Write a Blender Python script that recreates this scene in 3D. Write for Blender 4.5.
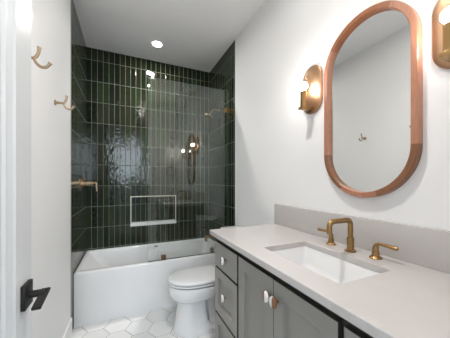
import bpy, bmesh, math, random
from mathutils import Vector, Matrix
random.seed(7)
for o in list(bpy.data.objects): bpy.data.objects.remove(o)
SC = bpy.context.scene
COL = SC.collection
PI = math.pi

# ------------------------------------------------------------------ camera
cam_d = bpy.data.cameras.new('camera'); cam = bpy.data.objects.new('camera', cam_d); COL.objects.link(cam)
cam_d.sensor_fit = 'HORIZONTAL'; cam_d.sensor_width = 36.0
cam_d.lens = 223.86 / 450 * 36.0
cam_d.shift_y = (180.52 - 169) / 450
cam_d.clip_start = 0.02
cam.location = (0.4125, 0, 1.2852)
cam.rotation_euler = (PI/2, 0, -0.4196)
SC.camera = cam

# ------------------------------------------------------------------ world, lights, exposure
wd = bpy.data.worlds.new('sky'); SC.world = wd; wd.use_nodes = True
bgn = wd.node_tree.nodes['Background']
bgn.inputs[0].default_value = (0.62, 0.80, 1.0, 1); bgn.inputs[1].default_value = 3.0
WINDOW_W = 70.0       # daylight through the window of the adjoining room
CAN_L = 5.6          # watts of each recessed ceiling light's beam
CAN_SPREAD = 115.0
LENS_L = 420.0         # radiance of their glowing lenses
BULB_L = 84.0        # radiance of the sconce bulbs
ld = bpy.data.lights.new('window_daylight', 'AREA'); ld.shape = 'RECTANGLE'; ld.size = 1.7; ld.size_y = 1.3
ld.energy = WINDOW_W; ld.color = (0.84, 0.935, 1.0)
lo = bpy.data.objects.new('window_daylight', ld); COL.objects.link(lo)
lo.location = (0.55, -2.55, 2.0); lo.rotation_euler = (PI/2, 0, 0)      # emits towards +y, into the rooms
SC.view_settings.view_transform = 'Standard'
SC.view_settings.look = 'None'
SC.view_settings.gamma = 1.0
SC.view_settings.use_curve_mapping = False
SC.view_settings.exposure = 0.0

# ------------------------------------------------------------------ dimensions
W, D, H = 1.524, 3.0424, 2.844
TY = 2.213           # where the alcove tiles start
PITCH_U, PITCH_V, V0 = 0.0607, 0.2466, 2.704

# ------------------------------------------------------------------ materials
def new_mat(name):
    m = bpy.data.materials.new(name); m.use_nodes = True
    nt = m.node_tree
    return m, nt, nt.nodes['Principled BSDF']
def nd(nt, typ, **kw):
    n = nt.nodes.new(typ)
    for k, v in kw.items(): setattr(n, k, v)
    return n
def mth(nt, op, a, b=None, c=None):
    n = nt.nodes.new('ShaderNodeMath'); n.operation = op
    for i, v in enumerate((a, b, c)):
        if v is None: continue
        if isinstance(v, (int, float)): n.inputs[i].default_value = v
        else: nt.links.new(v, n.inputs[i])
    return n.outputs[0]
def mixc(nt, fac, a, b):
    n = nt.nodes.new('ShaderNodeMix'); n.data_type = 'RGBA'
    for s, v in ((n.inputs[0], fac), (n.inputs[6], a), (n.inputs[7], b)):
        if isinstance(v, (int, float)): s.default_value = v
        elif isinstance(v, tuple): s.default_value = (*v[:3], 1)
        else: nt.links.new(v, s)
    return n.outputs[2]
def noise_out(nt, scale, detail=3, vec_scale=None, rough=0.5, out='Fac', coord='Object'):
    tc = nd(nt, 'ShaderNodeTexCoord'); n = nd(nt, 'ShaderNodeTexNoise')
    n.inputs['Scale'].default_value = scale; n.inputs['Detail'].default_value = detail; n.inputs['Roughness'].default_value = rough
    src = tc.outputs[coord]
    if vec_scale:
        mp = nd(nt, 'ShaderNodeMapping'); mp.inputs['Scale'].default_value = vec_scale
        nt.links.new(src, mp.inputs[0]); src = mp.outputs[0]
    nt.links.new(src, n.inputs['Vector'])
    return n.outputs[out]
def bump(nt, bs, height, dist, strength=1.0):
    b = nd(nt, 'ShaderNodeBump'); b.inputs['Distance'].default_value = dist; b.inputs['Strength'].default_value = strength
    nt.links.new(height, b.inputs['Height']); nt.links.new(b.outputs[0], bs.inputs['Normal'])
def plain(name, col, rough=0.5, metal=0.0, var=0.04, scale=12, bmp=0.0, bscale=60, coat=0.0, spec=0.5):
    m, nt, bs = new_mat(name)
    f = noise_out(nt, scale)
    c = mixc(nt, f, tuple(x*(1-var) for x in col), tuple(min(1, x*(1+var)) for x in col))
    nt.links.new(c, bs.inputs['Base Color'])
    bs.inputs['Roughness'].default_value = rough; bs.inputs['Metallic'].default_value = metal
    bs.inputs['Coat Weight'].default_value = coat; bs.inputs['Specular IOR Level'].default_value = spec
    if bmp: bump(nt, bs, noise_out(nt, bscale, 2), bmp)
    return m
M = {}
M['wall'] = plain('white wall paint', (0.86, 0.855, 0.853), 0.6, var=0.012, scale=3, bmp=0.00008, bscale=90)
M['ceiling'] = plain('ceiling paint', (0.90, 0.895, 0.90), 0.85, var=0.01, scale=2)
M['trim'] = plain('white trim paint', (0.80, 0.80, 0.79), 0.35, var=0.01)
M['door'] = plain('white gloss door paint', (0.70, 0.71, 0.715), 0.30, var=0.01, scale=4, bmp=0.0006, bscale=14)
M['hall'] = plain('hall wall paint', (0.78, 0.79, 0.80), 0.7, var=0.01, scale=3)
M['hallfloor'] = plain('hall pale oak floor', (0.55, 0.47, 0.38), 0.45, var=0.1, scale=6)
M['grout'] = plain('floor grout', (0.36, 0.36, 0.345), 0.8, var=0.06)
M['brass'] = plain('brushed brass', (0.36, 0.225, 0.095), 0.30, 1.0, var=0.06, scale=30)
M['satinbrass'] = plain('satin brass', (0.46, 0.34, 0.225), 0.30, 1.0, var=0.05, scale=25)
M['sconcebrass'] = plain('antique brass', (0.45, 0.275, 0.165), 0.42, 1.0, var=0.06, scale=30)
M['black'] = plain('black metal', (0.012, 0.011, 0.009), 0.5, 0.0, var=0.1, spec=0.25)
M['ceramic'] = plain('white vitreous china', (0.82, 0.82, 0.82), 0.08, var=0.01, scale=3, coat=0.3)
M['acrylic'] = plain('white tub acrylic', (0.77, 0.77, 0.77), 0.16, var=0.01, scale=3)
M['seatplastic'] = plain('white seat plastic', (0.83, 0.83, 0.83), 0.18, var=0.01)
M['cabinet'] = plain('grey cabinet paint', (0.262, 0.252, 0.228), 0.33, var=0.02, scale=5)
M['carcass'] = plain('cabinet carcass gap shade', (0.035, 0.033, 0.026), 0.6, var=0.05)  # near-black colour imitates the shade in the gaps between cabinet fronts
M['marble'] = plain('white knob stone', (0.78, 0.76, 0.74), 0.25, var=0.05, scale=60)
M['walnut'] = plain('walnut knob wood', (0.20, 0.085, 0.038), 0.4, var=0.3, scale=120)
M['rubber'] = plain('dark seal', (0.05, 0.048, 0.045), 0.5)
M['chrome'] = plain('dark chrome', (0.22, 0.21, 0.2), 0.25, 1.0)
M['bronze'] = plain('bronze clamp', (0.20, 0.12, 0.075), 0.35, 1.0)
M['badge'] = plain('grey badge', (0.12, 0.13, 0.15), 0.4, 0.4)
M['edge'] = plain('satin nickel tile edge', (0.55, 0.52, 0.46), 0.35, 0.6)
M['nichetrim'] = plain('cream metal trim', (0.72, 0.68, 0.56), 0.4, 0.2)
M['sillstone'] = plain('white stone sill', (0.80, 0.80, 0.79), 0.3, var=0.03, scale=14)

def emit(name, col, s):
    m, nt, bs = new_mat(name)
    bs.inputs['Base Color'].default_value = (*col, 1)
    bs.inputs['Emission Color'].default_value = (*col, 1); bs.inputs['Emission Strength'].default_value = s
    return m
M['lens'] = emit('lit ceiling lens', (1.0, 0.97, 0.93), LENS_L)
M['bulb'] = emit('lit frosted bulb', (1.0, 0.93, 0.86), BULB_L)

m, nt, bs = new_mat('silvered mirror')
bs.inputs['Base Color'].default_value = (0.82, 0.83, 0.82, 1); bs.inputs['Metallic'].default_value = 1; bs.inputs['Roughness'].default_value = 0.0
M['mirror'] = m

m, nt, bs = new_mat('clear glass'); nt.nodes.remove(bs)
fr = nd(nt, 'ShaderNodeFresnel'); fr.inputs[0].default_value = 1.62
tr = nd(nt, 'ShaderNodeBsdfTransparent'); tr.inputs[0].default_value = (0.985, 0.995, 0.988, 1)
gl = nd(nt, 'ShaderNodeBsdfGlossy'); gl.inputs['Roughness'].default_value = 0.0; gl.inputs[0].default_value = (0.95, 1, 0.97, 1)
mx = nd(nt, 'ShaderNodeMixShader')
nt.links.new(fr.outputs[0], mx.inputs[0]); nt.links.new(tr.outputs[0], mx.inputs[1]); nt.links.new(gl.outputs[0], mx.inputs[2])
nt.links.new(mx.outputs[0], nt.nodes['Material Output'].inputs[0])
M['glass'] = m
m, nt, bs = new_mat('polished glass edge')
bs.inputs['Base Color'].default_value = (0.10, 0.17, 0.17, 1); bs.inputs['Roughness'].default_value = 0.45; bs.inputs['Specular IOR Level'].default_value = 0.3
M['glassedge'] = m

def tile_mat(name, axis, u0):
    m, nt, bs = new_mat(name)
    geo = nd(nt, 'ShaderNodeNewGeometry'); sep = nd(nt, 'ShaderNodeSeparateXYZ'); nt.links.new(geo.outputs['Position'], sep.inputs[0])
    U = mth(nt, 'DIVIDE', mth(nt, 'SUBTRACT', sep.outputs[axis], u0), PITCH_U)
    V = mth(nt, 'DIVIDE', mth(nt, 'SUBTRACT', sep.outputs[2], V0), PITCH_V)
    fu, fv = mth(nt, 'FRACT', U), mth(nt, 'FRACT', V)
    cu, cv = mth(nt, 'FLOOR', U), mth(nt, 'FLOOR', V)
    cb = nd(nt, 'ShaderNodeCombineXYZ'); nt.links.new(cu, cb.inputs[0]); nt.links.new(cv, cb.inputs[1]); cb.inputs[2].default_value = axis * 3.7
    wn = nd(nt, 'ShaderNodeTexWhiteNoise'); wn.noise_dimensions = '3D'; nt.links.new(cb.outputs[0], wn.inputs['Vector'])
    rs = nd(nt, 'ShaderNodeSeparateColor'); nt.links.new(wn.outputs['Color'], rs.inputs[0])
    # distance to the tile's edge in metres
    du = mth(nt, 'MULTIPLY', mth(nt, 'SUBTRACT', 0.5, mth(nt, 'ABSOLUTE', mth(nt, 'SUBTRACT', fu, 0.5))), PITCH_U)
    dv = mth(nt, 'MULTIPLY', mth(nt, 'SUBTRACT', 0.5, mth(nt, 'ABSOLUTE', mth(nt, 'SUBTRACT', fv, 0.5))), PITCH_V)
    de = mth(nt, 'MINIMUM', du, dv)
    isg = mth(nt, 'LESS_THAN', de, 0.0017)
    # colour: random green glaze per tile with pooled mottling inside it
    cr = nd(nt, 'ShaderNodeValToRGB'); e = cr.color_ramp.elements
    e[0].position = 0.0; e[0].color = (0.0065, 0.0085, 0.0045, 1)
    e[1].position = 1.0; e[1].color = (0.048, 0.052, 0.020, 1)
    k = e.new(0.30); k.color = (0.009, 0.017, 0.006, 1)
    k = e.new(0.52); k.color = (0.021, 0.020, 0.010, 1)
    k = e.new(0.72); k.color = (0.016, 0.030, 0.010, 1)
    mott = nd(nt, 'ShaderNodeTexNoise'); mott.inputs['Scale'].default_value = 26; mott.inputs['Detail'].default_value = 4
    nt.links.new(geo.outputs['Position'], mott.inputs['Vector'])
    nt.links.new(mth(nt, 'ADD', mth(nt, 'MULTIPLY', rs.outputs[0], 0.72), mth(nt, 'MULTIPLY', mth(nt, 'SUBTRACT', mott.outputs[0], 0.35), 0.55)), cr.inputs[0])
    c = mixc(nt, isg, cr.outputs[0], (0.27, 0.30, 0.25))
    nt.links.new(c, bs.inputs['Base Color'])
    nt.links.new(mth(nt, 'MULTIPLY_ADD', isg, 0.6, 0.06), bs.inputs['Roughness'])
    bs.inputs['Specular IOR Level'].default_value = 0.32
    # relief: each tile tilted a hair, a wavy glaze and pillowed edges
    hx = mth(nt, 'MULTIPLY', mth(nt, 'SUBTRACT', rs.outputs[1], 0.5), mth(nt, 'MULTIPLY', mth(nt, 'SUBTRACT', fu, 0.5), PITCH_U * 0.030))
    hy = mth(nt, 'MULTIPLY', mth(nt, 'SUBTRACT', rs.outputs[2], 0.5), mth(nt, 'MULTIPLY', mth(nt, 'SUBTRACT', fv, 0.5), PITCH_V * 0.020))
    off = nd(nt, 'ShaderNodeVectorMath'); off.operation = 'MULTIPLY_ADD'
    nt.links.new(wn.outputs['Color'], off.inputs[0]); off.inputs[1].default_value = (7, 7, 7); nt.links.new(geo.outputs['Position'], off.inputs[2])
    wv = nd(nt, 'ShaderNodeTexNoise'); wv.inputs['Scale'].default_value = 30; wv.inputs['Detail'].default_value = 2.0; wv.inputs['Roughness'].default_value = 0.45
    nt.links.new(off.outputs[0], wv.inputs['Vector'])
    hw = mth(nt, 'MULTIPLY', wv.outputs[0], 0.0018)
    ed = mth(nt, 'MULTIPLY', mth(nt, 'MINIMUM', de, 0.004), 0.25)
    h = mth(nt, 'ADD', mth(nt, 'ADD', hx, hy), mth(nt, 'ADD', hw, ed))
    bump(nt, bs, h, 1.0)
    return m
M['tile_back'] = tile_mat('green glazed tile back', 0, 0.052)
M['tile_side'] = tile_mat('green glazed tile side', 1, D)

# floor tiles: a tone per tile
m, nt, bs = new_mat('white stone hexagon tile')
geo = nd(nt, 'ShaderNodeNewGeometry')
nz = noise_out(nt, 5, 5, rough=0.6)
f = mth(nt, 'ADD', mth(nt, 'MULTIPLY', geo.outputs['Random Per Island'], 0.6), mth(nt, 'MULTIPLY', nz, 0.6))
nt.links.new(mixc(nt, f, (0.72, 0.715, 0.705), (0.86, 0.857, 0.85)), bs.inputs['Base Color'])
bs.inputs['Roughness'].default_value = 0.3
M['hex'] = m

# quartz: warm greige with faint pale veins
m, nt, bs = new_mat('greige quartz')
nz = noise_out(nt, 2.2, 6, rough=0.6, vec_scale=(1, 1.3, 1.6))
vein = mth(nt, 'SUBTRACT', 1.0, mth(nt, 'MINIMUM', mth(nt, 'MULTIPLY', mth(nt, 'ABSOLUTE', mth(nt, 'SUBTRACT', nz, 0.5)), 70), 1.0))
nz2 = noise_out(nt, 4, 3)
vein = mth(nt, 'MULTIPLY', vein, mth(nt, 'MULTIPLY', mth(nt, 'MAXIMUM', mth(nt, 'SUBTRACT', nz2, 0.47), 0.0), 1.6))
base = mixc(nt, noise_out(nt, 9, 4), (0.52, 0.492, 0.476), (0.56, 0.532, 0.516))
nt.links.new(mixc(nt, vein, base, (0.70, 0.67, 0.65)), bs.inputs['Base Color'])
bs.inputs['Roughness'].default_value = 0.22
M['quartz'] = m

def wood_mat(name, c0, c1):
    m, nt, bs = new_mat(name)
    g = noise_out(nt, 9, 5, rough=0.65, vec_scale=(2.5, 6, 1.1))
    fine = noise_out(nt, 60, 3, vec_scale=(1.5, 3, 0.35))
    f = mth(nt, 'ADD', mth(nt, 'MULTIPLY', g, 0.7), mth(nt, 'MULTIPLY', fine, 0.35))
    nt.links.new(mixc(nt, f, c0, c1), bs.inputs['Base Color'])
    bs.inputs['Roughness'].default_value = 0.3
    bump(nt, bs, fine, 0.0004)
    return m
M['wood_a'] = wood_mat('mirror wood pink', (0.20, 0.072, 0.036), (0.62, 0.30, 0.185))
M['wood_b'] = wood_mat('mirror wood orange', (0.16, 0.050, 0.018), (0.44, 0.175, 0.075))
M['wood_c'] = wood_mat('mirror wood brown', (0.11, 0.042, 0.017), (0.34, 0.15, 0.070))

# ------------------------------------------------------------------ mesh helpers (world coordinates)
def BM(): return bmesh.new()
def quad_loft(bm, rings, closed=True, cap0=True, cap1=True, mats=None):
    vs = [[bm.verts.new(p) for p in r] for r in rings]
    n = len(rings[0])
    for i in range(len(vs)-1):
        for j in range(n if closed else n-1):
            fc = bm.faces.new((vs[i][j], vs[i][(j+1) % n], vs[i+1][(j+1) % n], vs[i+1][j]))
            if mats: fc.material_index = mats(j, i)
    if cap0: bm.faces.new(list(reversed(vs[0])))
    if cap1: bm.faces.new(vs[-1])
    return vs
def box(bm, x0, x1, y0, y1, z0, z1, bev=0.0, seg=2):
    t = bmesh.new()
    bmesh.ops.create_cube(t, size=1)
    for v in t.verts: v.co = Vector(((x0+x1)/2 + v.co.x*(x1-x0), (y0+y1)/2 + v.co.y*(y1-y0), (z0+z1)/2 + v.co.z*(z1-z0)))
    if bev: bmesh.ops.bevel(t, geom=list(t.edges), offset=bev, segments=seg, affect='EDGES', profile=0.6)
    merge(bm, t)
def merge(bm, t, mat=None):
    me = bpy.data.meshes.new('tmp'); 
    if mat is not None:
        for f_ in t.faces: f_.material_index = mat
    t.to_mesh(me); t.free(); bm.from_mesh(me); bpy.data.meshes.remove(me)
def basis(axis):
    a = Vector(axis).normalized(); r = Vector((0, 0, 1)) if abs(a.z) < 0.9 else Vector((1, 0, 0))
    u = a.cross(r).normalized(); return a, u, a.cross(u)
def lathe(bm, origin, axis, prof, n=32, cap=True):
    """prof: (distance along axis, radius)"""
    a, u, w = basis(axis); o = Vector(origin)
    rings = [[o + a*h + (u*math.cos(2*PI*k/n) + w*math.sin(2*PI*k/n))*max(r, 1e-5) for k in range(n)] for h, r in prof]
    t = bmesh.new(); quad_loft(t, rings, True, cap, cap)
    bmesh.ops.recalc_face_normals(t, faces=t.faces); merge(bm, t)
def smooth_path(pts, steps=8):
    P = [Vector(p) for p in pts]; out = []
    for i in range(len(P)-1):
        p0, p1, p2, p3 = P[max(i-1, 0)], P[i], P[i+1], P[min(i+2, len(P)-1)]
        for s in range(steps):
            t = s/steps
            out.append(0.5*((2*p1) + (-p0+p2)*t + (2*p0-5*p1+4*p2-p3)*t*t + (-p0+3*p1-3*p2+p3)*t**3))
    out.append(P[-1]); return out
def fillet_path(pts, r, n=8):
    P = [Vector(p) for p in pts]; out = [P[0]]
    for i in range(1, len(P)-1):
        a, b = (P[i-1]-P[i]).normalized(), (P[i+1]-P[i]).normalized()
        ang = a.angle(b); t = r / math.tan(ang/2)
        s, e_ = P[i]+a*t, P[i]+b*t
        c = P[i] + (a+b).normalized() * (r / math.sin(ang/2))
        v0, v1 = s-c, e_-c
        w = math.acos(max(-1, min(1, v0.normalized().dot(v1.normalized()))))
        for k in range(n+1): out.append(c + (v0*math.sin((1-k/n)*w) + v1*math.sin(k/n*w))/math.sin(w))
    out.append(P[-1]); return out
def tube(bm, path, rad, n=16, cap=True):
    P = [Vector(p) for p in path]; N = len(P)
    rads = rad if isinstance(rad, (list, tuple)) else [rad]*N
    tan = [(P[min(i+1, N-1)]-P[max(i-1, 0)]).normalized() for i in range(N)]
    a, u, w = basis(tan[0]); rings = []
    for i in range(N):
        u = (u - tan[i]*u.dot(tan[i])).normalized(); w = tan[i].cross(u)
        rings.append([P[i] + (u*math.cos(2*PI*k/n)+w*math.sin(2*PI*k/n))*rads[i] for k in range(n)])
    t = bmesh.new(); quad_loft(t, rings, True, cap, cap); bmesh.ops.recalc_face_normals(t, faces=t.faces); merge(bm, t)
def pill(x, cy, R, zb, zt, inset=0.0, n=32):
    r = R-inset; pts = []
    for k in range(n+1):
        a = PI*k/n; pts.append((x, cy+r*math.cos(a), zt-R+r*math.sin(a)))
    for k in range(n+1):
        a = PI+PI*k/n; pts.append((x, cy+r*math.cos(a), zb+R+r*math.sin(a)))
    return pts
def rrect(x0, x1, y0, y1, r, z, n=8):
    pts = []
    for cx, cy, a0 in ((x1-r, y1-r, 0), (x0+r, y1-r, PI/2), (x0+r, y0+r, PI), (x1-r, y0+r, 1.5*PI)):
        for k in range(n+1):
            a = a0+PI/2*k/n; pts.append((cx+r*math.cos(a), cy+r*math.sin(a), z))
    return pts
def obj(name, bm, mat, parent=None, smooth=True, kind=None, label=None, ang=35):
    me = bpy.data.meshes.new(name)
    bmesh.ops.recalc_face_normals(bm, faces=bm.faces) if kind != 'norecalc' else None
    if parent is not None:
        r = parent
        off = Vector((0, 0, 0))
        while r is not None: off = off + r.location; r = r.parent
        bmesh.ops.translate(bm, verts=bm.verts, vec=-off)
    bm.to_mesh(me); bm.free()
    for mm in (mat if isinstance(mat, (list, tuple)) else [mat]): me.materials.append(M[mm])
    if smooth:
        me.polygons.foreach_set('use_smooth', [True]*len(me.polygons))
        me.set_sharp_from_angle(angle=math.radians(ang))
    o = bpy.data.objects.new(name, me); COL.objects.link(o)
    if parent is not None: o.parent = parent
    if kind in ('structure', 'stuff'): o['kind'] = kind
    if label: o['label'] = label
    return o
def thing(name, label, cat, loc, group=None):
    o = bpy.data.objects.new(name, None); COL.objects.link(o); o.location = loc; o.empty_display_size = 0.1
    tag(o, label, cat, group); return o
def tag(o, label, cat, group=None):
    o['label'] = label; o['category'] = cat
    if group: o['group'] = group
    return o
def dup(root, loc, label):
    r = root.copy(); COL.objects.link(r); r.location = loc; r['label'] = label
    for ch in list(root.children):
        c = ch.copy(); COL.objects.link(c); c.parent = r
        for g in list(ch.children):
            d = g.copy(); COL.objects.link(d); d.parent = c
    return r
def struct(name, bm, mat, smooth=False, **kw): return obj(name, bm, mat, None, smooth, 'structure', **kw)

# ------------------------------------------------------------------ the setting
T = 0.10
# floor: hexagons on a grout bed
b = BM(); s = 0.1155; gap = 0.0022
hx0, hy0 = 0.527, 2.108
for i in range(-5, 8):
    for j in range(-13, 4):
        cx = hx0 + 1.5*s*i; cy = hy0 + math.sqrt(3)*s*(j + (0.5 if i % 2 else 0))
        r0, r1 = s-gap*1.155, s-gap*1.155-0.0012
        rings = [[(cx+r*math.cos(PI/3*k), cy+r*math.sin(PI/3*k), z) for k in range(6)] for r, z in ((r0, -0.006), (r0, -0.001), (r1, 0.0))]
        quad_loft(b, rings, True, False, True)
for co, no in (((0, 0, 0), (-1, 0, 0)), ((W, 0, 0), (1, 0, 0)), ((0, -0.055, 0), (0, -1, 0)), ((0, 2.34, 0), (0, 1, 0))):
    bmesh.ops.bisect_plane(b, geom=list(b.verts)+list(b.edges)+list(b.faces), plane_co=co, plane_no=no, clear_outer=True)
for f_ in b.faces: f_.material_index = 0
t = BM(); box(t, -T, W+T, -0.055, D+T, -0.08, -0.0016); merge(b, t, 1)
struct('floor', b, ['hex', 'grout'])
b = BM(); box(b, -T, W+T, -0.06, D+T, H, H+0.1); struct('ceiling', b, 'ceiling')
b = BM(); box(b, -T, 0, -0.06, TY, -0.08, H); struct('wall_left', b, 'wall')
b = BM(); box(b, W, W+T, -0.06, TY, -0.08, H); struct('wall_right', b, 'wall')
b = BM(); box(b, -T, 0.0, TY, D, -0.08, H); struct('wall_left_alcove', b, 'tile_side')
b = BM(); box(b, W, W+T, TY, D, -0.08, H); struct('wall_right_alcove', b, 'tile_side')
# back wall with the niche let into it
NX0, NX1, NZ0, NZ1, ND = 0.484, 1.032, 0.735, 1.076, 0.09
b = BM()
xs, zs = [-T, NX0, NX1, W+T], [-0.08, NZ0, NZ1, H]
for i in range(3):
    for j in range(3):
        if i == 1 and j == 1: continue
        q = [(xs[i], D, zs[j]), (xs[i+1], D, zs[j]), (xs[i+1], D, zs[j+1]), (xs[i], D, zs[j+1])]
        b.faces.new([b.verts.new(p) for p in q])
y1 = D+ND
for q in ([(NX0, y1, NZ0), (NX1, y1, NZ0), (NX1, y1, NZ1), (NX0, y1, NZ1)],
          [(NX0, D, NZ0), (NX0, y1, NZ0), (NX0, y1, NZ1), (NX0, D, NZ1)],
          [(NX1, y1, NZ0), (NX1, D, NZ0), (NX1, D, NZ1), (NX1, y1, NZ1)],
          [(NX0, D, NZ1), (NX0, y1, NZ1), (NX1, y1, NZ1), (NX1, D, NZ1)],
          [(NX0, y1, NZ0), (NX0, D, NZ0), (NX1, D, NZ0), (NX1, y1, NZ0)],
          [(-T, D+T, -0.08), (W+T, D+T, -0.08), (W+T, D+T, H), (-T, D+T, H)]):
    b.faces.new([b.verts.new(p) for p in q])
bmesh.ops.remove_doubles(b, verts=b.verts, dist=1e-4)
o = struct('wall_back', b, 'tile_back')
# niche edging and sill
b = BM(); w_ = 0.011
box(b, NX0-w_, NX0, D-0.004, D+0.012, NZ0-0.004, NZ1+w_)
box(b, NX1, NX1+w_, D-0.004, D+0.012, NZ0-0.004, NZ1+w_)
box(b, NX0, NX1, D-0.004, D+0.012, NZ1, NZ1+w_)
struct('trim_1', b, 'nichetrim')
b = BM(); box(b, NX0-w_-0.002, NX1+w_+0.002, D-0.012, D-0.0005, NZ0-0.026, NZ0+0.012, 0.002)
box(b, NX0+0.001, NX1-0.001, D-0.002, D+ND-0.001, NZ0+0.0005, NZ0+0.012)
struct('trim_2', b, 'sillstone')
# metal edges where the tile meets the paint
b = BM(); box(b, 0.0005, 0.004, TY-0.008, TY+0.001, 0, H-0.001); struct('trim_3', b, 'edge')
b = BM(); box(b, W-0.003, W-0.0005, TY-0.005, TY+0.001, 0, H-0.001); struct('trim_4', b, 'trim')
# baseboards
b = BM(); box(b, 0.0005, 0.014, 0.07, TY-0.01, 0.0005, 0.155, 0.003); struct('baseboard_left', b, 'trim')
b = BM(); box(b, W-0.014, W-0.0005, 1.455, TY-0.01, 0.0005, 0.155, 0.003); struct('baseboard_right', b, 'trim')
# front wall with the doorway the camera stands in
DX0, DX1, DH = 0.125, 0.835, 2.42
b = BM()
box(b, -T, DX0, -0.06, 0.06, -0.08, H); box(b, DX1, W+T, -0.06, 0.06, -0.08, H); box(b, DX0, DX1, -0.06, 0.06, DH, H)
struct('wall_front', b, 'wall')
# adjoining room behind the doorway, with a window: it lights the bathroom and is mirrored in the glaze
hx_0, hx_1, hy_0 = -1.1, 2.6, -2.6
b = BM(); box(b, hx_0-T, hx_1+T, hy_0-T, -0.06, -0.09, -0.004); struct('floor_hall', b, 'hallfloor')
b = BM(); box(b, hx_0-T, hx_1+T, hy_0-T, -0.0605, H, H+0.1); struct('ceiling_hall', b, 'ceiling')
b = BM(); box(b, hx_0-T, hx_0, hy_0-T, -0.06, -0.08, H); struct('wall_hall_left', b, 'hall')
b = BM(); box(b, hx_1, hx_1+T, hy_0-T, -0.06, -0.08, H); struct('wall_hall_right', b, 'hall')
wx0, wx1, wz0, wz1 = -0.3, 1.4, 1.35, 2.65
b = BM()
box(b, hx_0, wx0, hy_0-T, hy_0, -0.08, H); box(b, wx1, hx_1, hy_0-T, hy_0, -0.08, H)
box(b, wx0, wx1, hy_0-T, hy_0, -0.08, wz0); box(b, wx0, wx1, hy_0-T, hy_0, wz1, H)
struct('wall_hall_front', b, 'hall')
b = BM(); 
for x in (wx0, (wx0+wx1)/2-0.03, wx1-0.06): box(b, x, x+0.06, hy_0-0.07, hy_0-0.02, wz0, wz1)
for z in (wz0, (wz0+wz1)/2-0.02, wz1-0.06): box(b, wx0+0.06, wx1-0.06, hy_0-0.065, hy_0-0.025, z, z+0.06)
struct('window_1', b, 'trim')

# ------------------------------------------------------------------ door leaf, opened along the left wall
DF = 0.167
b = BM()
box(b, DF-0.035, DF-0.010, 0.065, 0.812, 0.008, 2.40)
def dquad(y0, y1, z0, z1): box(b, DF-0.012, DF, y0, y1, z0, z1)
dquad(0.713, 0.812, 0.008, 2.40); dquad(0.065, 0.18, 0.008, 2.40)
dquad(0.18, 0.713, 2.27, 2.40); dquad(0.18, 0.713, 0.008, 0.22)
# moulded bevel round the sunk panel
rings = []
for ins, x in ((0, DF), (0.010, DF-0.003), (0.028, DF-0.0055), (0.036, DF-0.006), (0.046, DF-0.0098)):
    rings.append([(x, 0.18+ins, 0.22+ins), (x, 0.713-ins, 0.22+ins), (x, 0.713-ins, 2.27-ins), (x, 0.18+ins, 2.27-ins)])
quad_loft(b, rings, True, False, False)
door = struct('door_1', b, 'door'); door['label'] = 'white panelled door opened against the left wall'
door['category'] = 'door'
b = BM()
box(b, DF, DF+0.010, 0.738, 0.792, 0.947, 1.011, 0.0012)
hr = obj('door_handle', b, 'black', door, label='square black door handle')
b = BM()
tube(b, [(DF+0.009, 0.768, 0.977), (DF+0.045, 0.768, 0.977)], 0.0095, 20)
obj('spindle', b, 'black', hr)
b = BM()
t = BM(); quad_loft(t, [[(DF+0.032, y, z), (DF+0.052, y, z), (DF+0.052, y, z-0.007), (DF+0.032, y, z-0.007)] for y, z in ((0.784, 0.983), (0.703, 0.968))])
bmesh.ops.recalc_face_normals(t, faces=t.faces)
bmesh.ops.bevel(t, geom=list(t.edges), offset=0.001, segments=2, affect='EDGES'); merge(b, t)
obj('lever', b, 'black', hr)

# ------------------------------------------------------------------ bathtub
TF, TH = 2.319, 0.470
tub = thing('bathtub', 'white alcove bathtub with flat apron below green tiles', 'bathtub', (W/2, 2.68, 0))
b = BM()
R = []
X0, X1, Y0, Y1 = 0.0015, W-0.0015, TF, D-0.0015
R.append(rrect(X0, X1, Y0, Y1, 0.006, 0.0005))
R.append(rrect(X0, X1, Y0, Y1, 0.006, TH-0.012))
R.append(rrect(X0+.002, X1-.002, Y0+.003, Y1-.002, 0.008, TH-0.004))
R.append(rrect(X0+.008, X1-.008, Y0+.010, Y1-.006, 0.010, TH))
IX0, IX1, IY0, IY1 = 0.040, W-0.075, TF+0.065, D-0.050
R.append(rrect(IX0-.006, IX1+.006, IY0-.006, IY1+.006, 0.045, TH))
R.append(rrect(IX0, IX1, IY0, IY1, 0.045, TH-0.005))
R.append(rrect(IX0+.006, IX1-.003, IY0+.003, IY1-.003, 0.05, TH-0.018))
for t_ in (0.25, 0.5, 0.75, 0.92):
    R.append(rrect(IX0+.006+0.30*t_, IX1-.003-0.045*t_, IY0+.003+.035*t_, IY1-.003-.035*t_, 0.05+0.03*t_, TH-0.018-0.34*t_))
R.append(rrect(IX0+.35, IX1-.075, IY0+.07, IY1-.07, 0.07, 0.095))
R.append(rrect(IX0+.45, IX1-.15, IY0+.14, IY1-.14, 0.06, 0.088))
quad_loft(b, R, True, True, True)
obj('tub_shell', b, 'acrylic', tub, ang=50)
b = BM(); lathe(b, (1.425, 2.68, 0.395), (-1, 0, 0.12), [(0, 0.036), (0.010, 0.036), (0.016, 0.030), (0.018, 0.0)], 28)
obj('overflow_cover', b, 'chrome', tub, label='dark metal overflow cover')
b = BM(); lathe(b, (1.25, 2.68, 0.087), (0, 0, 1), [(0, 0.035), (0.004, 0.035), (0.006, 0.028), (0.012, 0.024), (0.013, 0.0)], 28)
obj('drain', b, 'chrome', tub, label='dark metal drain')
b = BM()
for q in ((0.752, 0.757), (0.761, 0.775), (0.778, 0.796)):
    box(b, q[0], q[1], 2.9775, 2.9855, 0.436, 0.447, 0.002)
box(b, 0.752, 0.796, 2.980, 2.986, 0.448, 0.451)
obj('maker_badge', b, 'badge', tub, label='small grey badge')

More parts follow.
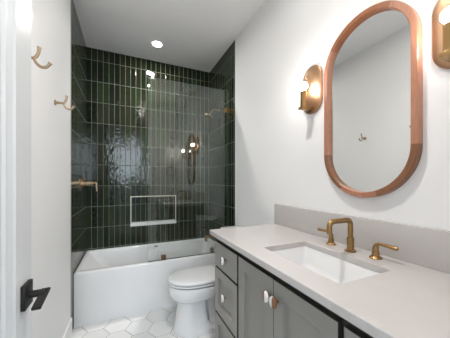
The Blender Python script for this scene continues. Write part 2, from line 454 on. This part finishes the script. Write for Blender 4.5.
# ------------------------------------------------------------------ glass screen over the tub
GX0, GX1, GY, GZ0, GZ1 = 0.621, W-0.022, 2.360, TH+0.003, 2.325
gs = thing('glass_screen', 'clear frameless glass screen standing on the tub rim', 'shower screen', (1.07, GY, TH))
b = BM(); box(b, GX0, GX1, GY-0.005, GY+0.005, GZ0, GZ1)
b.faces.ensure_lookup_table()
b.normal_update()
for f_ in b.faces: f_.material_index = 0 if abs(f_.normal.y) > 0.5 else 1
obj('pane', b, ['glass', 'glassedge'], gs, False)
b = BM(); box(b, GX0+0.002, GX1, GY-0.0062, GY+0.0062, TH+0.0004, TH+0.005)
obj('bottom_seal', b, 'rubber', gs, False, label='dark seal strip')
def clamp(x0, x1, z0, z1, nm='clamp'):
    b = BM()
    box(b, x0, x1, GY-0.014, GY-0.0055, z0, z1, 0.002); box(b, x0, x1, GY+0.0055, GY+0.014, z0, z1, 0.002)
    return b
b = clamp(0.748, 0.796, TH+0.0003, TH+0.050); obj('clamp', b, 'bronze', gs, label='bronze clamp on the rim')
b = clamp(W-0.062, W-0.0005, 2.075, 2.125); box(b, W-0.02, W-0.0006, GY-0.013, GY+0.013, 2.077, 2.123); obj('clamp', b, 'brass', gs, label='brass wall clamp')

# ------------------------------------------------------------------ tub spout, shower head, shower valve
ts = thing('tub_spout', 'brass tub spout on the tiled right wall', 'spout', (W, 2.68, 0.575))
b = BM(); lathe(b, (W-0.0005, 2.68, 0.575), (-1, 0, 0), [(0, 0.034), (0.008, 0.034), (0.012, 0.026), (0.012, 0.0)], 28); obj('flange', b, 'brass', ts)
b = BM(); tube(b, fillet_path([(W-0.010, 2.68, 0.575), (1.345, 2.68, 0.575), (1.345, 2.68, 0.520)], 0.022), 0.0175, 18); obj('spout', b, 'brass', ts)
sh = thing('shower_fixture', 'brass shower head on a curved arm high on the tiles', 'shower head', (W, 2.68, 2.19))
b = BM(); lathe(b, (W-0.0005, 2.68, 2.195), (-1, 0, 0), [(0, 0.030), (0.006, 0.030), (0.010, 0.020), (0.010, 0.0)], 24); obj('flange', b, 'satinbrass', sh)
b = BM(); tube(b, smooth_path([(W-0.008, 2.68, 2.195), (1.475, 2.68, 2.197), (1.44, 2.68, 2.185), (1.40, 2.68, 2.13)], 6), 0.0095, 14); obj('shower_arm', b, 'satinbrass', sh)
b = BM(); ax = Vector((-0.5, 0, -0.86)).normalized()
lathe(b, Vector((1.40, 2.68, 2.13))-ax*0.004, ax, [(0, 0.012), (0.018, 0.016), (0.026, 0.020), (0.036, 0.056), (0.042, 0.062), (0.052, 0.062), (0.053, 0.056), (0.051, 0.0)], 32); obj('spray_head', b, 'satinbrass', sh)
sv = thing('shower_valve', 'brass shower valve with lever on the left tiled wall', 'valve', (0, 2.69, 1.257))
b = BM(); lathe(b, (0.0005, 2.69, 1.257), (1, 0, 0), [(0, 0.078), (0.004, 0.078), (0.007, 0.074), (0.007, 0.0)], 40); obj('escutcheon', b, 'satinbrass', sv)
b = BM(); lathe(b, (0.007, 2.69, 1.257), (1, 0, 0), [(0, 0.036), (0.020, 0.036), (0.022, 0.026), (0.055, 0.026), (0.057, 0.031), (0.074, 0.031), (0.076, 0.024), (0.10, 0.024), (0.100, 0.0)], 28); obj('valve_body', b, 'satinbrass', sv)
b = BM(); tube(b, smooth_path([(0.100, 2.69, 1.257), (0.126, 2.69, 1.260), (0.138, 2.69, 1.24), (0.142, 2.69, 1.172)], 6), 0.0105, 14); obj('lever', b, 'satinbrass', sv)

# ------------------------------------------------------------------ wall hooks (left wall)
hk = thing('coat_hook', 'brass double coat hook nearest the open door', 'hook', (0, 1.242, 1.824), 'brass hooks on the left wall')
hy, hz = 1.242, 1.824
b = BM(); lathe(b, (0.0003, hy, hz), (1, 0, 0), [(0, 0.017), (0.005, 0.017), (0.008, 0.013), (0.008, 0.0)], 24); obj('wall_plate', b, 'satinbrass', hk)
b = BM(); tube(b, [(0.007, hy, hz), (0.022, hy, hz), (0.024, hy, hz), (0.050, hy, hz)], [0.0085, 0.0085, 0.0068, 0.0066], 14)
tube(b, smooth_path([(0.047, hy, hz), (0.055, hy, hz+0.010), (0.062, hy, hz+0.028), (0.065, hy, hz+0.052)], 6), [0.0066]*15+[0.0068, 0.0072, 0.0078, 0.0082], 14)
tube(b, smooth_path([(0.047, hy, hz), (0.055, hy, hz-0.020), (0.072, hy, hz-0.034), (0.091, hy, hz-0.030), (0.105, hy, hz-0.010)], 6), [0.0066]*21+[0.0068, 0.0072, 0.0078, 0.0082], 14)
obj('prongs', b, 'satinbrass', hk)
dup(hk, (0, 1.757, 1.787), 'brass double coat hook nearest the green tiles')

# ------------------------------------------------------------------ toilet
TYC = 1.915
to = thing('toilet', 'white toilet with closed lid between vanity and bathtub', 'toilet', (1.15, TYC, 0))
def egg(xf, xb, hw, z, n=48, p=2.0, wide=0.46):
    """egg outline: rounded nose at xf (towards -x), squarer back at xb; widest at a share of the length"""
    pts = []; xm = xf + (xb-xf)*wide
    for k in range(n):
        a = 2*PI*k/n; c_, s_ = math.cos(a), math.sin(a)
        if c_ < 0: x = xm + (xm-xf)*c_; y = hw*s_
        else:
            q = 2/p
            x = xm + (xb-xm)*abs(c_)**q; y = hw*math.copysign(abs(s_)**q, s_)
        pts.append((x, TYC+y, z))
    return pts
b = BM()
R = [egg(.785, 1.24, .148, .0005, p=4), egg(.782, 1.24, .150, .012, p=4), egg(.792, 1.13, .136, .030, p=5), egg(.802, 1.07, .126, .09, p=6), egg(.815, 1.06, .120, .17, p=6), egg(.826, 1.055, .115, .235, p=6), egg(.831, 1.055, .113, .262, p=6),
     egg(.826, 1.065, .118, .272, p=5), egg(.780, 1.13, .146, .283, p=4), egg(.763, 1.19, .163, .302, p=3.5), egg(.752, 1.25, .173, .33, p=3), egg(.747, 1.28, .177, .365, p=3), egg(.746, 1.29, .178, .395, p=3), egg(.750, 1.29, .175, .403, p=3), egg(.80, 1.26, .125, .4045, p=3)]
quad_loft(b, R, True, True, True)
# trapway and shelf for the tank behind the column
t = BM(); quad_loft(t, [[(x, TYC+y, z) for y, z in ((-hw, z0), (hw, z0), (hw, z1), (-hw, z1))] for x, hw, z0, z1 in ((1.06, .085, .02, .33), (1.22, .095, .02, .36), (1.50, .11, .14, .39))])
bmesh.ops.recalc_face_normals(t, faces=t.faces); bmesh.ops.bevel(t, geom=list(t.edges), offset=0.02, segments=3, affect='EDGES'); merge(b, t)
t = BM(); box(t, 1.18, 1.505, TYC-0.165, TYC+0.165, 0.335, 0.400, 0.015, 3); merge(b, t)
obj('bowl', b, 'ceramic', to, ang=60)
b = BM(); quad_loft(b, [egg(.80, 1.24, .125, .4050, p=3), egg(.80, 1.24, .125, .4160, p=3), egg(.744, 1.258, .178, .4162, p=3), egg(.742, 1.26, .180, .4175, p=3), egg(.742, 1.26, .180, .4235, p=3), egg(.745, 1.257, .178, .4252, p=3), egg(.80, 1.24, .125, .4255, p=3)])
obj('seat', b, 'seatplastic', to, ang=60)
b = BM(); quad_loft(b, [egg(.80, 1.24, .125, .4259, p=3), egg(.80, 1.24, .125, .4374, p=3), egg(.744, 1.257, .179, .4376, p=3), egg(.741, 1.26, .181, .439, p=3), egg(.741, 1.26, .181, .449, p=3), egg(.747, 1.256, .177, .456, p=3), egg(.76, 1.245, .166, .460, p=3), egg(.86, 1.16, .10, .465, p=3), egg(.97, 1.05, .03, .466, p=2)])
obj('lid', b, 'seatplastic', to, ang=60)
for yy in (-0.09, 0.05):
    b = BM(); box(b, 1.2605, 1.30, TYC+yy, TYC+yy+0.04, 0.4065, 0.445, 0.006); obj('hinge', b, 'seatplastic', to)
b = BM(); quad_loft(b, [rrect(1.335, 1.505, TYC-.19, TYC+.19, .035, .401), rrect(1.325, 1.510, TYC-.205, TYC+.205, .035, .45), rrect(1.315, 1.512, TYC-.215, TYC+.215, .035, .765)]); obj('tank', b, 'ceramic', to)
b = BM(); quad_loft(b, [rrect(1.310, 1.515, TYC-.222, TYC+.222, .035, .766), rrect(1.303, 1.517, TYC-.228, TYC+.228, .035, .772), rrect(1.303, 1.517, TYC-.228, TYC+.228, .035, .795), rrect(1.312, 1.512, TYC-.219, TYC+.219, .03, .803)]); obj('tank_lid', b, 'ceramic', to)
b = BM(); tube(b, [(1.316, TYC+.16, .70), (1.302, TYC+.16, .70)], .012, 16); tube(b, [(1.304, TYC+.16, .70), (1.300, TYC+.10, .692)], .006, 12); obj('flush_lever', b, 'chrome', to, label='chrome flush lever')

# ------------------------------------------------------------------ vanity cabinet
VF, VB, VY0, VY1, VT = 0.977, W-0.001, 0.066, 1.437, 0.911
va = thing('vanity_cabinet', 'grey shaker vanity cabinet with drawers and doors', 'vanity', (1.25, 0.75, 0))
b = BM()
for q in ((VF+.021, VF+.039, VY0, VY1-.001, .10, VT), (VB-.012, VB, VY0, VY1-.001, .10, VT), (VF+.039, VB-.012, VY0, VY0+.018, .10, VT), (VF+.039, VB-.012, VY1-.019, VY1-.001, .10, VT), (VF+.039, VB-.012, VY0+.018, VY1-.019, .10, .118)): box(b, *q)
obj('carcass', b, 'carcass', va, False, label='carcass edges behind the fronts, darkened as gap shade')
b = BM(); box(b, VF+0.021, VB-0.002, VY1-0.0008, VY1+0.006, 0.0005, VT-0.001); obj('side_panel', b, 'cabinet', va, False)
b = BM(); box(b, VF+0.075, VB-0.03, VY0+0.01, VY1-0.005, 0.0005, 0.099); obj('toe_kick', b, 'carcass', va, False)
def front(name, y0, y1, z0, z1, rail, lab=None, flat=False):
    b = BM()
    x = VF
    if flat:
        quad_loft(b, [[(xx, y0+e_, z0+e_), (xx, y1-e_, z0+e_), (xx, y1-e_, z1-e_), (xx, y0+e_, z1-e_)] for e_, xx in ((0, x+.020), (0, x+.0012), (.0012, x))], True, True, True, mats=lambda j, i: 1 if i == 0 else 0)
    else:
        rs = []
        for ins, xx in ((0.0, x+0.020), (0.0, x+0.0012), (0.0012, x), (rail-0.001, x), (rail, x+0.0005), (rail+0.0042, x+0.0135), (rail+0.005, x+0.014)):
            i2 = rail + (ins-rail)*0.35 if ins > rail else ins; rs.append([(xx, y0+i2, z0+ins), (xx, y1-i2, z0+ins), (xx, y1-i2, z1-i2), (xx, y0+i2, z1-i2)])
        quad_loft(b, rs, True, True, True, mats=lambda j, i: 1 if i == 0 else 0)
    return obj(name, b, ['cabinet', 'carcass'], va, False, label=lab)  # second slot paints the side edges near-black, standing in for gap shade
def knob(parent, y, z, flip):
    b = BM()
    t = BM(); lathe(t, (VF-0.0002, y, z), (-1, 0, 0), [(0, 0.0085), (0.003, 0.0085), (0.005, 0.0055), (0.017, 0.0055), (0.018, 0.0)], 20); merge(b, t, 0)
    prof = [(0, 0.0), (0.0002, 0.014), (0.001, 0.0185), (0.003, 0.0205), (0.0065, 0.0212), (0.0095, 0.0205), (0.0115, 0.0185), (0.0124, 0.014), (0.0128, 0.0)]
    o_ = Vector((VF-0.017, y, z)); n = 36
    t = BM()
    rings = [[o_ + Vector((-h, r*math.sin(2*PI*k/n)*1.0, r*math.cos(2*PI*k/n)*1.12)) for k in range(n)] for h, r in [(h, max(r, 1e-5)) for h, r in prof]]
    # k in the first half circle lies towards +y
    quad_loft(t, rings, True, False, False, mats=lambda j, i: (1 if (j < n//2) != flip else 2))
    bmesh.ops.recalc_face_normals(t, faces=t.faces)
    me = bpy.data.meshes.new('tmp'); t.to_mesh(me); t.free(); b.from_mesh(me); bpy.data.meshes.remove(me)
    return obj('knob', b, ['satinbrass', 'walnut', 'marble'], parent, label='round knob, half walnut and half white stone')
ZT, ZB = 0.872, 0.115
def drawers(y0, y1):
    for k, (z0, z1, fl) in enumerate(((0.712, ZT, True), (0.404, 0.699, False), (ZB, 0.391, False))):
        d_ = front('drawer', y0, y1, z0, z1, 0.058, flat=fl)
        knob(d_, (y0+y1)/2-0.012, (z0+z1)/2 + (0.0 if k == 0 else 0.012), False)
drawers(1.104, VY1)
drawers(0.075, 0.441)
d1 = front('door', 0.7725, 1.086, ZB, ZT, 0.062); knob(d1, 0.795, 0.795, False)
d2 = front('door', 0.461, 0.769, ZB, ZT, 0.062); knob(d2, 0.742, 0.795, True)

# ------------------------------------------------------------------ countertop, backsplash, sink
CF, CY0, CY1, CZ0, CZ1 = 0.952, 0.062, 1.477, 0.912, 0.9406
SX0, SX1, SY0, SY1 = 1.065, 1.348, 0.525, 0.978
b = BM()
def ring_pts(x0, x1, y0, y1, r, z): return rrect(x0, x1, y0, y1, r, z, 8)
o0, o1 = (CF, W-0.0005, CY0, CY1), (SX0, SX1, SY0, SY1)
rings = [ring_pts(*o1, 0.012, CZ0), ring_pts(*o0, 0.002, CZ0), ring_pts(*o0, 0.002, CZ1-0.002), ring_pts(o0[0]+.002, o0[1], o0[2]+.002, o0[3]-.002, 0.002, CZ1), ring_pts(SX0-.0015, SX1+.0015, SY0-.0015, SY1+.0015, 0.0135, CZ1), ring_pts(*o1, 0.012, CZ1-0.0015), ring_pts(*o1, 0.012, CZ0)]
quad_loft(b, rings, True, False, False)
bmesh.ops.remove_doubles(b, verts=b.verts, dist=1e-5)
ct = obj('countertop', b, 'quartz', None); tag(ct, 'greige quartz countertop over the grey vanity', 'countertop')
b = BM(); box(b, W-0.0205, W-0.0006, CY0, CY1, CZ1+0.0002, 1.0967, 0.0015); bsp = obj('backsplash', b, 'quartz', None); tag(bsp, 'greige quartz backsplash strip behind the faucet', 'backsplash')
sk = thing('sink', 'white rectangular undermount sink set in the countertop', 'sink', ((SX0+SX1)/2, (SY0+SY1)/2, 0.79))
b = BM()
R = [rrect(SX0-.03, SX1+.03, SY0-.03, SY1+.03, .04, CZ0-.0008), rrect(SX0-.002, SX1+.002, SY0-.002, SY1+.002, .022, CZ0-.0008), rrect(SX0+.001, SX1-.001, SY0+.001, SY1-.001, .022, CZ0-.006),
     rrect(SX0+.010, SX1-.008, SY0+.010, SY1-.010, .030, .83), rrect(SX0+.018, SX1-.016, SY0+.018, SY1-.018, .036, .80), rrect(SX0+.040, SX1-.036, SY0+.045, SY1-.045, .04, .787), rrect(SX0+.11, SX1-.11, SY0+.16, SY1-.16, .03, .783)]
quad_loft(b, R, True, False, True)
obj('basin', b, 'ceramic', sk, ang=50)
b = BM(); lathe(b, ((SX0+SX1)/2+0.02, (SY0+SY1)/2, .7835), (0, 0, 1), [(0, .028), (.002, .028), (.003, .021), (.005, .018), (.006, 0.0)], 28); obj('drain', b, 'brass', sk, label='brass drain')

# ------------------------------------------------------------------ faucet
FX, FY = 1.416, 0.748
fa = thing('faucet', 'brass widespread faucet with two lever handles on the countertop', 'faucet', (FX, FY, CZ1))
z = CZ1+0.0003
b = BM(); lathe(b, (FX, FY, z), (0, 0, 1), [(0, .026), (.004, .026), (.007, .022), (.010, .0165), (.066, .0165), (.068, .0135), (.068, 0.0)], 30)
tube(b, fillet_path([(FX, FY, z+.06), (FX, FY, 1.094), (FX-.142, FY, 1.094), (FX-.142, FY, 1.040)], .026, 10), .0122, 20)
obj('spout', b, 'brass', fa)
def handle(y, sgn):
    b = BM(); x = 1.43
    lathe(b, (x, y, z), (0, 0, 1), [(0, .025), (.004, .025), (.007, .022), (.010, .0155), (.030, .0145), (.031, .0115), (.050, .0115), (.056, .0095), (.058, 0.0)], 28)
    h_ = obj('handle', b, 'brass', fa)
    b = BM(); tube(b, smooth_path([(x, y, z+.050), (x, y+sgn*.006, z+.062), (x, y+sgn*.022, z+.066), (x, y+sgn*.088, z+.063)], 6), [.0085]*6+[.0075]*6+[.0068, .007, .0074, .008, .0085, .0085, .007], 14)
    obj('lever', b, 'brass', h_)
handle(0.872, 1); handle(0.636, -1)

# ------------------------------------------------------------------ mirror
MC, MR, MZ0, MZ1, MD = 0.741, 0.235, 1.200, 2.128, 0.035
mi = thing('wall_mirror', 'tall pill shaped mirror in a reddish wood frame', 'mirror', (W, MC, MZ0))
b = BM(); N = 40
prof = ((0.0, -.0005), (0.0, -.031), (.0035, -.035), (.0245, -.035), (.028, -.0315), (.028, -.004))
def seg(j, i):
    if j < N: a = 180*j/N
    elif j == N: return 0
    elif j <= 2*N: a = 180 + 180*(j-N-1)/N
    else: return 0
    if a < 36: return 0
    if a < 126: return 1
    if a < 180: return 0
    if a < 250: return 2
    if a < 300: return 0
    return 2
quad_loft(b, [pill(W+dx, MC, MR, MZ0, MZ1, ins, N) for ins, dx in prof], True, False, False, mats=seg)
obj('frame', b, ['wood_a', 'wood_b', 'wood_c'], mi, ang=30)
b = BM(); quad_loft(b, [pill(W-.004, MC, MR, MZ0, MZ1, .0275, N), pill(W-.013, MC, MR, MZ0, MZ1, .0275, N)])
obj('mirror_glass', b, 'mirror', mi, True, label='silvered mirror glass', ang=20)

# ------------------------------------------------------------------ sconces
SYL, SZ0, SZ1, SR = 1.092, 1.716, 2.024, 0.080
sc = thing('wall_sconce', 'brass wall sconce left of the mirror, toward the tiles', 'sconce', (W, SYL, 1.87), 'brass sconces beside the mirror')
b = BM(); quad_loft(b, [pill(W-.0005, SYL, SR, SZ0, SZ1, .001, 24), pill(W-.003, SYL, SR, SZ0, SZ1, 0, 24), pill(W-.010, SYL, SR, SZ0, SZ1, 0, 24), pill(W-.0125, SYL, SR, SZ0, SZ1, .0012, 24), pill(W-.014, SYL, SR, SZ0, SZ1, .004, 24), pill(W-.018, SYL, SR, SZ0, SZ1, .025, 24), pill(W-.0195, SYL, SR, SZ0, SZ1, .055, 24)])
obj('backplate', b, 'sconcebrass', sc, ang=50)
b = BM(); box(b, W-.105, W-.015, SYL-.021, SYL+.021, 1.735, 1.751, .0015); obj('arm', b, 'brass', sc)
b = BM(); lathe(b, (W-.080, SYL, 1.7512), (0, 0, 1), [(0, .0195), (.098, .0195), (.099, .0165), (.092, .0160), (.092, 0.0)], 28); obj('socket', b, 'brass', sc)
b = BM(); lathe(b, (W-.080, SYL, 1.843), (0, 0, 1), [(0, .012), (.010, .0125), (.016, .016)] + [(.038-.026*math.cos(a), .026*math.sin(a)) for a in [0.75+ (PI-.75)*k/14 for k in range(15)]], 28); obj('bulb', b, 'bulb', sc, label='glowing round bulb', ang=60)
dup(sc, (W, 0.392, 1.851), 'brass wall sconce at the picture edge, right of the mirror')

# ------------------------------------------------------------------ recessed ceiling lights
cl = thing('ceiling_light', 'round recessed ceiling light above the bathtub', 'ceiling light', (.745, 2.65, H), 'recessed ceiling lights')
b = BM(); lathe(b, (.745, 2.65, H-.0003), (0, 0, -1), [(0, .062), (.004, .062), (.006, .056), (.004, .050), (.001, .045), (.001, .044)], 40, False); obj('trim_ring', b, 'trim', cl)
b = BM(); lathe(b, (.745, 2.65, H-.0004), (0, 0, -1), [(0, .044), (.0015, .044), (.0016, 0.0)], 40); obj('lens', b, 'lens', cl, label='glowing lens')
bl = bpy.data.lights.new('beam', 'AREA'); bl.shape = 'DISK'; bl.size = 0.08; bl.energy = CAN_L; bl.color = (1.0, 0.97, 0.94); bl.spread = math.radians(CAN_SPREAD)
bo = bpy.data.objects.new('beam', bl); COL.objects.link(bo); bo.parent = cl; bo.location = (0, 0, -0.0075)
dup(cl, (.745, .85, H), 'round recessed ceiling light above the countertop')

# ------------------------------------------------------------------ towel ring on the front wall (seen mirrored in the screen)
tr_ = thing('towel_ring', 'brass towel ring by the doorway, mirrored in the glass screen', 'towel ring', (1.268, .06, 1.56))
b = BM(); lathe(b, (1.268, .0603, 1.57), (0, 1, 0), [(0, .026), (.006, .026), (.008, .012), (.045, .012), (.045, 0.0)], 24); obj('wall_plate', b, 'brass', tr_)
b = BM(); tube(b, [(1.268+.095*math.sin(2*PI*k/40), .098, 1.475+.095*math.cos(2*PI*k/40)) for k in range(41)], .006, 12); obj('ring', b, 'brass', tr_)
